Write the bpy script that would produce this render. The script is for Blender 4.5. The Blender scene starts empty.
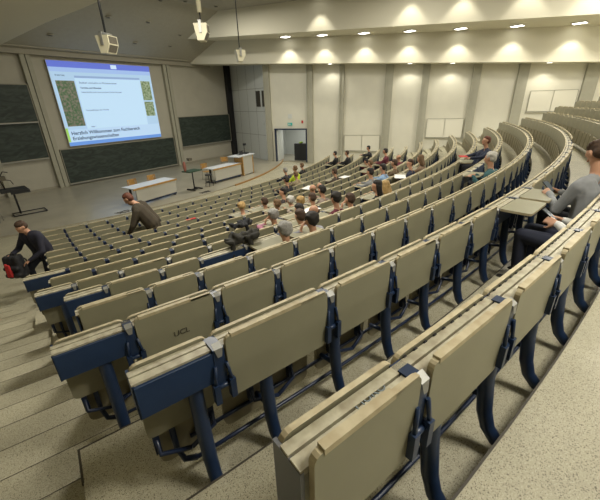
import bpy, bmesh, math, random
from mathutils import Vector, Matrix
import numpy as np
rnd = random.Random(7)
scene = bpy.context.scene
col = scene.collection
PI = math.pi
R = math.radians

# ------------------------------------------------------------------ camera
F_PX = 336.9018
PITCH, ROLL, YAW = 0.4138203, 0.0302228, 0.9528678
H = 3.9                                   # camera height above the stage floor
fw = Vector((math.sin(YAW)*math.cos(PITCH), math.cos(YAW)*math.cos(PITCH), -math.sin(PITCH)))
r0 = Vector((math.cos(YAW), -math.sin(YAW), 0))
d0 = fw.cross(r0)
rx = r0*math.cos(ROLL) + d0*math.sin(ROLL)
dn = -r0*math.sin(ROLL) + d0*math.cos(ROLL)
cd = bpy.data.cameras.new('camera')
cd.sensor_fit = 'HORIZONTAL'; cd.sensor_width = 36; cd.lens = 36*F_PX/600
cd.clip_start = .05; cd.clip_end = 200
cam = bpy.data.objects.new('camera', cd); col.objects.link(cam)
m = Matrix(((rx.x, -dn.x, -fw.x, 0), (rx.y, -dn.y, -fw.y, 0), (rx.z, -dn.z, -fw.z, H), (0, 0, 0, 1)))
cam.matrix_world = m
scene.camera = cam

# ------------------------------------------------------------------ world, light, exposure
scene.view_settings.view_transform = 'Standard'
scene.view_settings.look = 'None'
scene.view_settings.gamma = 1
scene.view_settings.use_curve_mapping = False
scene.view_settings.exposure = -0.08
w = bpy.data.worlds.new('world'); scene.world = w; w.use_nodes = True
w.node_tree.nodes['Background'].inputs[0].default_value = (.9, .9, .8, 1)
w.node_tree.nodes['Background'].inputs[1].default_value = .05
WARM = (1.0, .955, .84)
CEIL = 8.75
def area_light(name, loc, size, power, color=WARM, rot=(0, 0, 0), sy=None, spread=None):
    d = bpy.data.lights.new(name, 'AREA'); d.energy = power; d.color = color; d.size = size
    if sy: d.shape = 'RECTANGLE'; d.size_y = sy
    if spread: d.spread = spread
    o = bpy.data.objects.new(name, d); col.objects.link(o); o.location = loc; o.rotation_euler = rot
    return o
for (lx, ly, p) in ((2.2, -1.5, 175), (7.5, -1.0, 125), (13.5, -2.0, 300), (18.5, -2.0, 330), (4.2, 5.2, 270), (10, 5.5, 340), (16, 5.5, 220),
                    (2.5, -6.5, 120), (9, -6.5, 150), (16, -6.5, 380), (22, -6.5, 330)):
    area_light('ceiling_lamp_and_fill', (lx, ly, 8.62 if lx > 6.3 else 6.35), .9, p)  # unseen ceiling lamps, plus one at left added to brighten the left side
area_light('stage_lamp_light', (13.5, 14.0, 8.6), .8, 330)
area_light('stage_lamp_light', (8.5, 13.0, 8.6), .8, 110)

# ------------------------------------------------------------------ materials
def mat(name, color, rough=.5, metal=0, var=0, vscale=6, var_col=None, bump=0, bscale=200, emit=None, estr=0, spec=.5):
    mt = bpy.data.materials.new(name); mt.use_nodes = True
    nt = mt.node_tree; b = nt.nodes['Principled BSDF']
    b.inputs['Base Color'].default_value = (*color, 1); b.inputs['Roughness'].default_value = rough
    b.inputs['Metallic'].default_value = metal; b.inputs['Specular IOR Level'].default_value = spec
    if var:
        tc = nt.nodes.new('ShaderNodeTexCoord'); n = nt.nodes.new('ShaderNodeTexNoise')
        n.inputs['Scale'].default_value = vscale; n.inputs['Detail'].default_value = 6
        mx = nt.nodes.new('ShaderNodeMix'); mx.data_type = 'RGBA'
        c2 = var_col or tuple(c*(1-var) for c in color)
        mx.inputs[6].default_value = (*color, 1); mx.inputs[7].default_value = (*c2, 1)
        rp = nt.nodes.new('ShaderNodeMapRange'); rp.inputs[1].default_value = .35; rp.inputs[2].default_value = .7
        nt.links.new(tc.outputs['Object'], n.inputs['Vector']); nt.links.new(n.outputs[0], rp.inputs[0])
        nt.links.new(rp.outputs[0], mx.inputs[0]); nt.links.new(mx.outputs[2], b.inputs['Base Color'])
    if bump:
        tc = nt.nodes.new('ShaderNodeTexCoord'); n = nt.nodes.new('ShaderNodeTexNoise'); n.inputs['Scale'].default_value = bscale
        bp = nt.nodes.new('ShaderNodeBump'); bp.inputs['Strength'].default_value = bump; bp.inputs['Distance'].default_value = .01
        nt.links.new(tc.outputs['Object'], n.inputs['Vector']); nt.links.new(n.outputs[0], bp.inputs['Height']); nt.links.new(bp.outputs[0], b.inputs['Normal'])
    if emit:
        b.inputs['Emission Color'].default_value = (*emit, 1); b.inputs['Emission Strength'].default_value = estr
    return mt

def terrazzo(name, base, dark, light, rough=.45):
    mt = bpy.data.materials.new(name); mt.use_nodes = True
    nt = mt.node_tree; b = nt.nodes['Principled BSDF']; b.inputs['Roughness'].default_value = rough
    tc = nt.nodes.new('ShaderNodeTexCoord')
    v = nt.nodes.new('ShaderNodeTexVoronoi'); v.inputs['Scale'].default_value = 290
    nt.links.new(tc.outputs['Object'], v.inputs['Vector'])
    sx = nt.nodes.new('ShaderNodeSeparateColor'); nt.links.new(v.outputs['Color'], sx.inputs[0])
    cr = nt.nodes.new('ShaderNodeValToRGB'); cr.color_ramp.interpolation = 'CONSTANT'
    e = cr.color_ramp.elements; e[0].position = 0; e[0].color = (*dark, 1); e[1].position = .10; e[1].color = (*base, 1)
    x = e.new(.62); x.color = tuple(c*.86 for c in base) + (1,)
    y = e.new(.8); y.color = (*light, 1)
    nt.links.new(sx.outputs[0], cr.inputs[0])
    n = nt.nodes.new('ShaderNodeTexNoise'); n.inputs['Scale'].default_value = 1.3; n.inputs['Detail'].default_value = 5
    nt.links.new(tc.outputs['Object'], n.inputs['Vector'])
    mr = nt.nodes.new('ShaderNodeMapRange'); mr.inputs[1].default_value = .3; mr.inputs[2].default_value = .7; mr.inputs[3].default_value = .82; mr.inputs[4].default_value = 1.05
    nt.links.new(n.outputs[0], mr.inputs[0])
    mx = nt.nodes.new('ShaderNodeMix'); mx.data_type = 'RGBA'; mx.blend_type = 'MULTIPLY'; mx.inputs[0].default_value = 1
    nt.links.new(cr.outputs[0], mx.inputs[6]); nt.links.new(mr.outputs[0], mx.inputs[7]); nt.links.new(mx.outputs[2], b.inputs['Base Color'])
    return mt

M = {}
M['terrazzo'] = terrazzo('terrazzo', (.42, .39, .28), (.13, .115, .075), (.50, .47, .35))
M['stage_floor'] = mat('stage_linoleum', (.36, .335, .26), .30, var=.18, vscale=1.2)
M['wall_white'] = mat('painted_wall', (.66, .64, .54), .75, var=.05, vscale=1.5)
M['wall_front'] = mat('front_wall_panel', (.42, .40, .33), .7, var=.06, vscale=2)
M['pillar'] = mat('pillar_paint', (.36, .35, .28), .7, var=.06)
M['grey_panel'] = mat('grey_white_panel', (.58, .60, .57), .6)
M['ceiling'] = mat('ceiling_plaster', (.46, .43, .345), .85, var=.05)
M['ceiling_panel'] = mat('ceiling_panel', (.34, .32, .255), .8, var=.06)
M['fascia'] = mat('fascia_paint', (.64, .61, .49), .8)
M['beam'] = mat('beam_paint', (.30, .28, .22), .6)
M['black'] = mat('black_metal', (.012, .012, .014), .5)
M['dark_gap'] = mat('dark_recess', (.01, .01, .01), .9)
M['panel'] = mat('olive_beige_laminate', (.262, .250, .170), .42, var=.10, vscale=3, spec=.35)
M['back'] = mat('moulded_plywood', (.275, .258, .175), .45, var=.12, vscale=5)
M['seat'] = mat('seat_plywood', (.25, .22, .135), .5, var=.2, vscale=7)
M['worn'] = mat('worn_wood_edge', (.50, .44, .29), .55, var=.4, vscale=14, var_col=(.36, .29, .17))
M['ledge'] = mat('worn_ledge_top', (.48, .45, .33), .5, var=.5, vscale=22, var_col=(.30, .26, .18))
M['blue'] = mat('blue_steel', (.014, .032, .080), .38, var=.2, vscale=12)
M['navy'] = mat('dark_blue_steel', (.012, .022, .055), .35)
M['bluepanel'] = mat('blue_painted_plate', (.012, .034, .092), .5, var=.15, vscale=9)
M['steel'] = mat('steel', (.34, .34, .32), .45, .6)
M['greysteel'] = mat('grey_steel_plate', (.16, .165, .18), .4, .5)
M['chalk'] = None
M['wood'] = mat('honey_wood', (.50, .28, .08), .45, var=.3, vscale=8)
M['curb_wood'] = mat('curb_wood', (.36, .20, .07), .5, var=.3, vscale=5)
M['table_white'] = mat('table_white', (.60, .63, .66), .4)
M['modesty'] = mat('modesty_panel', (.46, .45, .40), .5)
M['cream'] = mat('cream_plastic', (.62, .58, .42), .5)
M['grille'] = mat('speaker_grille', (.13, .115, .085), .8, var=.3, vscale=60)
M['glass'] = mat('glass', (.6, .7, .72), .1)
M['board_white'] = mat('whiteboard', (.70, .68, .58), .35)
M['plastic_dark'] = mat('dark_plastic', (.02, .022, .025), .45)
M['green'] = mat('dark_green_top', (.02, .06, .035), .5)
M['lamp'] = mat('lamp_glow', (1, 1, 1), .5, emit=(1, .97, .86), estr=6)
M['paper'] = mat('paper', (.75, .75, .74), .7)
M['red'] = mat('red_fabric', (.45, .02, .02), .7)
M['teal'] = mat('sign_teal', (.02, .42, .38), .5)

def chalkboard():
    mt = bpy.data.materials.new('chalkboard'); mt.use_nodes = True
    nt = mt.node_tree; b = nt.nodes['Principled BSDF']; b.inputs['Roughness'].default_value = .6
    tc = nt.nodes.new('ShaderNodeTexCoord'); n = nt.nodes.new('ShaderNodeTexNoise'); n.inputs['Scale'].default_value = 2.5; n.inputs['Detail'].default_value = 8; n.inputs['Distortion'].default_value = 2
    mp = nt.nodes.new('ShaderNodeMapping'); mp.inputs['Scale'].default_value = (.5, 1, 1.6)
    cr = nt.nodes.new('ShaderNodeValToRGB'); cr.color_ramp.elements[0].position = .4; cr.color_ramp.elements[0].color = (.012, .022, .017, 1)
    cr.color_ramp.elements[1].position = .75; cr.color_ramp.elements[1].color = (.045, .062, .05, 1)
    nt.links.new(tc.outputs['Object'], mp.inputs[0]); nt.links.new(mp.outputs[0], n.inputs['Vector']); nt.links.new(n.outputs[0], cr.inputs[0]); nt.links.new(cr.outputs[0], b.inputs['Base Color'])
    return mt
M['chalk'] = chalkboard()

# ------------------------------------------------------------------ mesh helpers
class MB:
    def __init__(s): s.v = []; s.f = []; s.m = []; s.sm = []
    def add(s, vs, fs, mi=0, smooth=False):
        o = len(s.v); s.v += [tuple(v) for v in vs]
        for f in fs: s.f.append([i+o for i in f]); s.m.append(mi); s.sm.append(smooth)
    def box(s, x0, x1, y0, y1, z0, z1, mi=0, rot=None, org=None):
        vs = [Vector((x, y, z)) for z in (z0, z1) for y in (y0, y1) for x in (x0, x1)]
        if rot is not None:
            o = Vector(org or (0, 0, 0)); vs = [rot @ (v-o) + o for v in vs]
        s.add(vs, [(0, 2, 3, 1), (4, 5, 7, 6), (0, 1, 5, 4), (2, 6, 7, 3), (0, 4, 6, 2), (1, 3, 7, 5)], mi)
        return s
    def obox(s, c, ax, hx, hy, hz, mi=0):       # oriented box: centre, 3 axes, half sizes
        a, b, d = ax; c = Vector(c)
        vs = [c + a*x*hx + b*y*hy + d*z*hz for z in (-1, 1) for y in (-1, 1) for x in (-1, 1)]
        s.add(vs, [(0, 2, 3, 1), (4, 5, 7, 6), (0, 1, 5, 4), (2, 6, 7, 3), (0, 4, 6, 2), (1, 3, 7, 5)], mi)
    def tube(s, pts, r, n=10, mi=0, cap=True, sx=1.0):
        pts = [Vector(p) for p in pts]; rs = r if isinstance(r, (list, tuple)) else [r]*len(pts)
        rings = []; up = None
        for i, p in enumerate(pts):
            t = (pts[min(i+1, len(pts)-1)] - pts[max(i-1, 0)]).normalized()
            if up is None: up = Vector((0, 0, 1)) if abs(t.z) < .9 else Vector((1, 0, 0))
            a = (up - t*up.dot(t)).normalized(); b = t.cross(a); up = a
            rings.append([p + (a*math.cos(2*PI*k/n)*sx + b*math.sin(2*PI*k/n))*rs[i] for k in range(n)])
        vs = [v for q in rings for v in q]; fs = []
        for i in range(len(pts)-1):
            for k in range(n): fs.append((i*n+k, i*n+(k+1) % n, (i+1)*n+(k+1) % n, (i+1)*n+k))
        s.add(vs, fs, mi, True)
        if cap:
            s.add(rings[0], [tuple(range(n))[::-1]], mi); s.add(rings[-1], [tuple(range(n))], mi)
        return s
    def prism(s, poly, axis_len, mp, mi=0, side_mi=None):  # poly list of 2d, mp(u,v,t)->3d, t in 0..axis_len
        n = len(poly); a = [mp(u, v, 0) for u, v in poly]; b = [mp(u, v, axis_len) for u, v in poly]
        s.add(a+b, [tuple(range(n))[::-1], tuple(range(n, 2*n))], mi)
        s.add(a+b, [(i, (i+1) % n, n+(i+1) % n, n+i) for i in range(n)], mi if side_mi is None else side_mi)
        return s
    def ball(s, c, rx, ry=None, rz=None, n=12, mi=0, m=8):
        ry = ry or rx; rz = rz or rx; vs = []; fs = []
        for j in range(m+1):
            ph = PI*j/m
            for i in range(n):
                th = 2*PI*i/n; vs.append((c[0]+rx*math.sin(ph)*math.cos(th), c[1]+ry*math.sin(ph)*math.sin(th), c[2]+rz*math.cos(ph)))
        for j in range(m):
            for i in range(n): fs.append((j*n+i, (j+1)*n+i, (j+1)*n+(i+1) % n, j*n+(i+1) % n))
        s.add(vs, fs, mi, True); return s
    def arc(s, cx, cy, ra, rb, z0, z1, a0, a1, n, mi=0):       # annular block, angle a from -y axis
        vs = []
        for i in range(n+1):
            a = a0+(a1-a0)*i/n; q = (math.sin(a), -math.cos(a))
            vs += [(cx+q[0]*ra, cy+q[1]*ra, z0), (cx+q[0]*rb, cy+q[1]*rb, z0), (cx+q[0]*rb, cy+q[1]*rb, z1), (cx+q[0]*ra, cy+q[1]*ra, z1)]
        fs = []
        for i in range(n):
            for k in range(4): fs.append((4*i+k, 4*i+(k+1) % 4, 4*i+4+(k+1) % 4, 4*i+4+k))
        fs += [(3, 2, 1, 0), (4*n, 4*n+1, 4*n+2, 4*n+3)]
        s.add(vs, fs, mi); return s
    def mesh(s, name, mats):
        me = bpy.data.meshes.new(name); me.from_pydata(s.v, [], s.f)
        for x in mats: me.materials.append(x)
        for p, mi, sm in zip(me.polygons, s.m, s.sm): p.material_index = mi; p.use_smooth = sm
        bm = bmesh.new(); bm.from_mesh(me); bmesh.ops.remove_doubles(bm, verts=bm.verts, dist=1e-5); bmesh.ops.recalc_face_normals(bm, faces=bm.faces); bm.to_mesh(me); bm.free()
        return me
    def build(s, name, mats, parent=None, loc=(0, 0, 0), rz=0, bevel=0):
        mats = mats if isinstance(mats, (list, tuple)) else [mats]
        return link(name, s.mesh(name, mats), parent, loc, rz, bevel)
def link(name, me, parent=None, loc=(0, 0, 0), rz=0, bevel=0):
    o = bpy.data.objects.new(name, me); col.objects.link(o); o.parent = parent; o.location = loc; o.rotation_euler = (0, 0, rz)
    if bevel:
        b = o.modifiers.new('bevel', 'BEVEL'); b.width = bevel; b.segments = 2; b.limit_method = 'ANGLE'
    return o
def tag(o, label, cat, group=None, kind=None):
    o['label'] = label; o['category'] = cat
    if group: o['group'] = group
    if kind: o['kind'] = kind
    return o
def empty(name, loc, rz=0):
    o = bpy.data.objects.new(name, None); col.objects.link(o); o.location = loc; o.rotation_euler = (0, 0, rz); o.empty_display_size = .1
    return o
def struct(o): o['kind'] = 'structure'; return o

def text(body, loc, size, mt, parent, rot=(PI/2, 0, 0), name='text', bold=0):
    cu = bpy.data.curves.new(name, 'FONT'); cu.body = body; cu.size = size; cu.extrude = .0015; cu.offset = bold
    o = bpy.data.objects.new(name, cu); col.objects.link(o)
    dg = bpy.context.evaluated_depsgraph_get(); me = bpy.data.meshes.new_from_object(o.evaluated_get(dg)); bpy.data.objects.remove(o)
    me.materials.clear(); me.materials.append(mt); return link(name, me, parent, loc)

# ------------------------------------------------------------------ layout numbers
CX, CY = 10.4518, 31.0149
RR = [(5.617+.1862*k)*H for k in range(11)] + [7.676*H, 7.873*H, 8.070*H, 8.2675*H, 8.4645*H, 8.6615*H, 8.8585*H]
HS = [.758, .739, .716, .69, .66, .627, .591, .551, .507, .461, .41, .355, .2998, .2448, .190, .135, .080, .025]
ZT = [(1-h)*H for h in HS]
ZF = [z-.86 for z in ZT]
RR[14] += .025; ZF[14] -= .04
NR = 18
def pos(k, arc, s=0, z=0):
    a = arc/RR[k]; r = RR[k]+s
    return Vector((CX+r*math.sin(a), CY-r*math.cos(a), z)), a
AX = CX
# right wall frame
D0 = Vector((19.9, 14.8)); th = R(15)
dW = Vector((math.sin(th), -math.cos(th))); nW = Vector((-math.cos(th), -math.sin(th)))
def W(s, off, z, mir=False):
    p = D0+dW*s+nW*off
    return Vector((2*AX-p.x if mir else p.x, p.y, z))
YF = 21.27

# ------------------------------------------------------------------ structure: floors
mb = MB(); mb.box(-6, 26, 12.0, 22, -.35, 0)
# stage slab with the curved edge towards the seats
me = MB(); N = 60
pts = [(CX+18.15*math.sin(a), CY-18.15*math.cos(a)) for a in [R(-42+84*i/N) for i in range(N+1)]]
poly = pts + [(26, 22.5), (-5, 22.5)]
me.prism(poly, .35, lambda u, v, t: (u, v, -.35+t))
struct(me.build('floor', M['stage_floor']))
cb = MB(); cb.arc(CX, CY, 18.15, 18.22, -.2, .015, R(6.5), R(38), 50)
struct(cb.build('trim_1', M['curb_wood']))
hf = MB(); hf.arc(CX, CY, 18.15, RR[0]+.2, -.5, -.06, R(-42), R(42), 60)
struct(hf.build('floor_hall', M['terrazzo']))
# tiers under the rows
def aend(k): return -R(20.2-(.11*k))
ti = MB()
for k in range(0, 16):
    ra = (RR[k-1]+.17) if k else RR[0]-.75
    rb = RR[k]+.17
    if k == 15: rb = RR[15]+.17
    a0 = min(aend(k), -(10.35/RR[k])) if k >= 7 else aend(k)-.006
    if 7 <= k <= 12: a0 = -(9.55/RR[k])
    if k in (13,): a0 = -R(19.14)
    if k in (14,): a0 = -R(18.62)
    if k == 15: a0 = -R(19.4)
    ti.arc(CX, CY, ra, rb, -.6, ZF[k], a0, -a0 if k < 15 else R(20), 48)
for k in (16, 17):
    ti.arc(CX, CY, RR[k-1]+.17, RR[k]+.17, -.6, ZF[k], R(-24), R(20), 48)
ti.arc(CX, CY, RR[17]+.17, 41, -.6, ZF[17]+.2, R(-26), R(26), 40)
struct(ti.build('floor_tiers', M['terrazzo']))
# dark joint at the nosing of each tier
jn = MB()
for k in range(8, 16):
    a0 = {13: -R(19.14), 14: -R(18.62), 15: -R(19.4)}.get(k, -(9.55/RR[k]))
    jn.arc(CX, CY, RR[k-1]+.160, RR[k-1]+.1705, ZF[k]-.02, ZF[k]+.0012, a0, -a0, 60)
for k, a0 in ((13, -R(19.14)), (14, -R(18.62))):
    jn.arc(CX, CY, RR[k-1]+.16, RR[k-1]+.40, ZF[k]-.02, ZF[k]+.0012, a0-.0003, a0+.0001, 1)
struct(jn.build('trim_2', mat('nosing_joint', (.05, .042, .03), .6)))
# stairs of the two aisles, two half steps per row
for side, nm in ((-1, 'floor_left_stairs'), (1, 'floor_right_stairs')):
    st = MB()
    st.arc(CX, CY, 21.0, RR[0]+.17, -.6, .0, R(19.5)*side, R(30)*side, 10)
    for k in range(1, 16):
        r1 = RR[k-1]+.17; r2 = RR[k]+.17; rm = (r1+r2)/2; zb = ZF[k-1]
        ia = R(17.5)
        st.arc(CX, CY, r1, rm, -.7, zb+.005, ia*side, R(31)*side, 12)
        st.arc(CX, CY, rm, r2, -.7, (ZF[k]+zb)/2+.005, ia*side, R(31)*side, 12)
    st.arc(CX, CY, RR[15]+.17, 41, -.7, ZF[15], R(18.5)*side, R(31)*side, 12)
    struct(st.build(nm, M['terrazzo']))
    nl = MB()
    for k in range(1, 16):
        r1 = RR[k-1]+.17; r2 = RR[k]+.17; rm = (r1+r2)/2
        ia = max(R(18.3), (9.5 if k < 13 else 10.25)/RR[k])
        nl.arc(CX, CY, r1-.004, r1+.001, ZF[k-1]-.011, ZF[k-1]+.0065, ia*side, R(31)*side, 16)
        nl.arc(CX, CY, rm-.004, rm+.001, (ZF[k]+ZF[k-1])/2-.011, (ZF[k]+ZF[k-1])/2+.0065, ia*side, R(31)*side, 16)
    struct(nl.build('trim_%d' % (40+side), bpy.data.materials['nosing_joint']))

# ------------------------------------------------------------------ structure: walls
def wall_panel(mb, s0, s1, z0, z1, off=0, th_=.25, mir=False, mi=0):
    a, b = W(s0, off, 0, mir), W(s1, off, 0, mir); c, d = W(s1, off-th_, 0, mir), W(s0, off-th_, 0, mir)
    if isinstance(z1, tuple): za, zb = z1
    else: za = zb = z1
    vs = [(a.x, a.y, z0), (b.x, b.y, z0), (c.x, c.y, z0), (d.x, d.y, z0), (a.x, a.y, za), (b.x, b.y, zb), (c.x, c.y, zb), (d.x, d.y, za)]
    mb.add(vs, [(0, 1, 2, 3), (4, 5, 6, 7), (0, 1, 5, 4), (1, 2, 6, 5), (2, 3, 7, 6), (3, 0, 4, 7)], mi)
wr = MB()
wall_panel(wr, -1.43, -1.0, -.5, 9.5); wall_panel(wr, 1.35, 26, -.5, 9.5); wall_panel(wr, -1.0, 1.35, 2.2, 9.5)
struct(wr.build('wall_right', M['wall_white']))
wc = MB(); pA = W(-1.43, 0, 0); pB = Vector((21.1, YF, 0)); dd = (pB-pA).normalized(); nn = Vector((dd.y, -dd.x, 0))
wc.add([pA, pB, pB+nn*.25, pA+nn*.25]+[p+Vector((0, 0, 9.5)) for p in (pA, pB, pB+nn*.25, pA+nn*.25)],
       [(0, 1, 2, 3), (4, 5, 6, 7), (0, 1, 5, 4), (1, 2, 6, 5), (2, 3, 7, 6), (3, 0, 4, 7)])
struct(wc.build('wall_right_front', M['grey_panel']))
# seams of that wall
sm = MB(); inn = -nn
for z in (1.75, 3.35, 4.85): sm.obox(pA.lerp(pB, .5)+Vector((0, 0, z)), (dd, inn, Vector((0, 0, 1))), (pB-pA).length/2, .004, .012)
for t in (.3, .52, .76): sm.obox(pA.lerp(pB, t)+Vector((0, 0, 3.2)), (dd, inn, Vector((0, 0, 1))), .012, .004, 3.2)
struct(sm.build('trim_3', mat('panel_seam', (.22, .22, .20), .7)))
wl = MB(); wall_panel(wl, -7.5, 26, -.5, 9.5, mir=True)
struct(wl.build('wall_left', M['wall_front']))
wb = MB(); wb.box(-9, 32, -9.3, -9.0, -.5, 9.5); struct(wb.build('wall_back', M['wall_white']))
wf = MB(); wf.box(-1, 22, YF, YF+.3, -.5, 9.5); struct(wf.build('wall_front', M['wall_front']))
# corridor behind the right door
co = MB(); n3 = Vector((nW.x, nW.y, 0)); d3 = Vector((dW.x, dW.y, 0)); U = Vector((0, 0, 1))
cc = W(.2, -2.2, 0)
co.obox(cc+U*1.2 - n3*1.4, (d3, n3, U), 2.6, .06, 1.5); co.obox(W(2.0, -1.9, 1.2), (d3, n3, U), .06, 1.7, 1.5); co.obox(W(-1.8, -1.9, 1.2), (d3, n3, U), .06, 1.7, 1.5)
co.obox(W(.2, -1.9, 2.65), (d3, n3, U), 2.2, 1.7, .05)
struct(co.build('wall_corridor', mat('corridor_wall', (.50, .52, .50), .6)))
cf = MB(); cf.obox(W(.2, -1.95, -.05), (d3, n3, U), 2.2, 1.72, .052); struct(cf.build('floor_corridor', M['stage_floor']))
area_light('corridor_lamp_light', tuple(W(.2, -1.8, 2.5)), .8, 45, (1, 1, .92))
# pillars on the right wall
PS = [(-1.43, .42), (1.60, .40), (3.72, .30), (6.60, .45), (8.66, .40), (11.3, .42), (13.55, .50), (16.6, .60)]
tn = 10
for s_, wd in PS:
    p = MB(); p.obox(W(s_, .06, 3.5), (d3, n3, U), wd/2, .09, 4.0)
    p.obox(W(s_-wd/2+.05, .17, 3.5), (d3, n3, U), .04, .03, 4.0)
    struct(p.build('trim_%d' % tn, M['pillar'])); tn += 1
# stepped soffits along both side walls
def zf2b(s): return 6.13-.052*s
def zf2t(s): return 7.47-.043*s
def zf1b(s): return 7.40-.032*s
def slab(mb, sA, sB, o0, o1, zlo, zhi, mir=False, n=8):
    for i in range(n):
        a, b = sA+(sB-sA)*i/n, sA+(sB-sA)*(i+1)/n
        P = []
        for z in (0, 1):
            for (ss, oo) in ((a, o0), (b, o0), (b, o1), (a, o1)):
                P.append(W(ss, oo, zlo(ss, oo) if not z else zhi(ss, oo), mir))
        mb.add(P, [(0, 1, 2, 3), (4, 5, 6, 7), (0, 1, 5, 4), (1, 2, 6, 5), (2, 3, 7, 6), (3, 0, 4, 7)])
f2 = MB(); slab(f2, -6.6, 26, -.3, 1.0, lambda s, o: zf2b(s), lambda s, o: 9.4); struct(f2.build('ceiling_lower_step', M['fascia']))
lerpz = lambda s, o: zf2t(s)+(zf1b(s)-zf2t(s))*(o-1.0)/2.0
f1 = MB(); slab(f1, -6.4, 26, 1.0, 3.0, lerpz, lambda s, o: 9.4); struct(f1.build('ceiling_upper_step', M['fascia']))
lb = MB(); lb.prism([(6.55, 20.6), (6.05, 14.2), (5.98, 11.5), (5.6, 5), (5.2, -9), (-9, -9), (-4, 20.6)], 2.6, lambda u, v, t: (u, v, 6.5+t))
struct(lb.build('ceiling_left_step', M['fascia']))
# thin lip under the lower step
lip = MB(); slab(lip, -6.4, 26, .98, 1.03, lambda s, o: zf2b(s)-.012, lambda s, o: zf2b(s)+.03); struct(lip.build('trim_4', M['fascia']))
# main ceiling: flat, then sloping down to the front wall
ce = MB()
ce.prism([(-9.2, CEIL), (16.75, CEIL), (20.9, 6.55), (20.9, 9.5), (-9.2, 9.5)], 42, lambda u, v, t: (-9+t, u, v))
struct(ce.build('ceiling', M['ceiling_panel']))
# recessed round cans in the sloping ceiling (unlit)
# header beam above the boards
hb = MB(); hb.box(-1, 19.2, 20.75, YF, 6.62, 6.95); hb.box(-1, 19.0, 20.95, YF, 6.33, 6.62); hb.box(-1, 19.1, 20.72, 20.8, 6.60, 6.66)
struct(hb.build('trim_5', M['beam']))
# front wall pillars
for i, (x0, x1) in enumerate(((7.42, 7.62), (7.66, 7.86), (15.12, 15.32), (15.38, 15.62), (5.1, 5.3))):
    p = MB(); p.box(x0, x1, YF-.22, YF, 0, 6.5); struct(p.build('trim_%d' % (20+i), M['pillar']))
p = MB(); p.box(20.55, 20.95, YF-.3, YF, 0, 6.6); struct(p.build('trim_30', M['black']))
bb = MB(); bb.box(-1, 21, YF-.03, YF, 0, .1); struct(bb.build('baseboard_front', M['beam']))

# ------------------------------------------------------------------ door
dr = empty('door_1', tuple(W(.17, 0, 0))); struct(dr)
def inW(o_root, mb): return mb
fr = MB()
fr.obox(W(-.97, .02, 1.1)-dr.location, (d3, n3, U), .04, .14, 1.1); fr.obox(W(1.33, .02, 1.1)-dr.location, (d3, n3, U), .04, .14, 1.1)
fr.obox(W(.17, .02, 2.2)-dr.location, (d3, n3, U), 1.2, .14, .04)
fr.build('door_frame', M['navy'], dr)
lf = MB(); lf.obox(W(-.9, -.5, 1.08)-dr.location, (n3, d3, U), .5, .03, 1.06); lf.build('door_leaf', M['grey_panel'], dr)

# ------------------------------------------------------------------ seating rows
def rounded(w, h, r, corners=(1, 1, 1, 1), n=4, dx=0):   # outline in x,z; top at 0, bottom -h
    P = []
    cs = [(-w/2+r, -r, PI, PI/2), (w/2-r, -r, PI/2, 0), (w/2-r, -h+r, 0, -PI/2), (-w/2+r, -h+r, -PI/2, -PI)]
    ex = [(-w/2, 0), (w/2, 0), (w/2, -h), (-w/2, -h)]
    for c, (x, z, a0, a1) in enumerate(cs):
        if corners[c]:
            for i in range(n+1):
                a = a0+(a1-a0)*i/n; P.append((x+r*math.cos(a), z+r*math.sin(a)))
        else: P.append(ex[c])
    return P
cache = {}
def flap_mesh(wd):
    k = ('flap', round(wd, 2))
    if k not in cache:
        m_ = MB()
        m_.prism(rounded(wd, .355, .03), .022, lambda u, v, t: (u, -.040-t, v), 0, 1)
        # worn wooden lip along the top, thicker over part of the width
        m_.box(-wd/2+.03, wd/2-.30*wd, -.064, -.037, -.012, .008, 1)
        m_.box(wd/2-.30*wd, wd/2-.015, -.062, -.046, -.012, .004, 1)
        cache[k] = m_.mesh('flap', [M['panel'], M['worn']])
    return cache[k]
def raised_mesh(wd):
    k = ('rflap', round(wd, 2))
    if k not in cache:
        m_ = MB(); m_.prism(rounded(wd, .27, .03), .022, lambda u, v, t: (u, -.060+v, -.06+t), 0, 1)
        cache[k] = m_.mesh('flap', [M['panel'], M['worn']])
    return cache[k]
def plate_mesh(wd):
    k = ('plate', round(wd, 2))
    if k not in cache:
        m_ = MB(); m_.box(-wd/2, wd/2, -.056, -.040, -.225, -.062); m_.box(-wd/2, wd/2, -.04, -.01, -.090, -.075)
        cache[k] = m_.mesh('blue_panel', [M['bluepanel']])
    return cache[k]
def back_mesh(wd):
    k = ('back', round(wd, 2))
    if k not in cache:
        m_ = MB(); sh = .06
        m_.prism(rounded(wd-.018, .46, .035), .020, lambda u, v, t: (u, .052+t+(-v)*sh, v-.036), 0, 1)
        cache[k] = m_.mesh('backrest', [M['back'], M['worn']])
    return cache[k]
def seat_mesh(wd):
    k = ('seat', round(wd, 2))
    if k not in cache:
        m_ = MB(); m_.prism(rounded(wd-.085, .42, .05), .022, lambda u, v, t: (u, .118+t-v*.03, v-.34), 0, 0)
        cache[k] = m_.mesh('seat', [M['seat']])
    return cache[k]
def hinge_mesh():
    if 'hinge' not in cache:
        m_ = MB()
        m_.tube([(-.14, .10, -.52), (-.14, .06, -.60), (0, .02, -.62)], .012, 6)
        m_.tube([(.14, .10, -.52), (.14, .06, -.60), (0, .02, -.62)], .012, 6)
        m_.box(-.155, -.125, .085, .118, -.62, -.46); m_.box(.125, .155, .085, .118, -.62, -.46)
        cache['hinge'] = m_.mesh('seat_hinge', [M['navy']])
    return cache['hinge']
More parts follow.
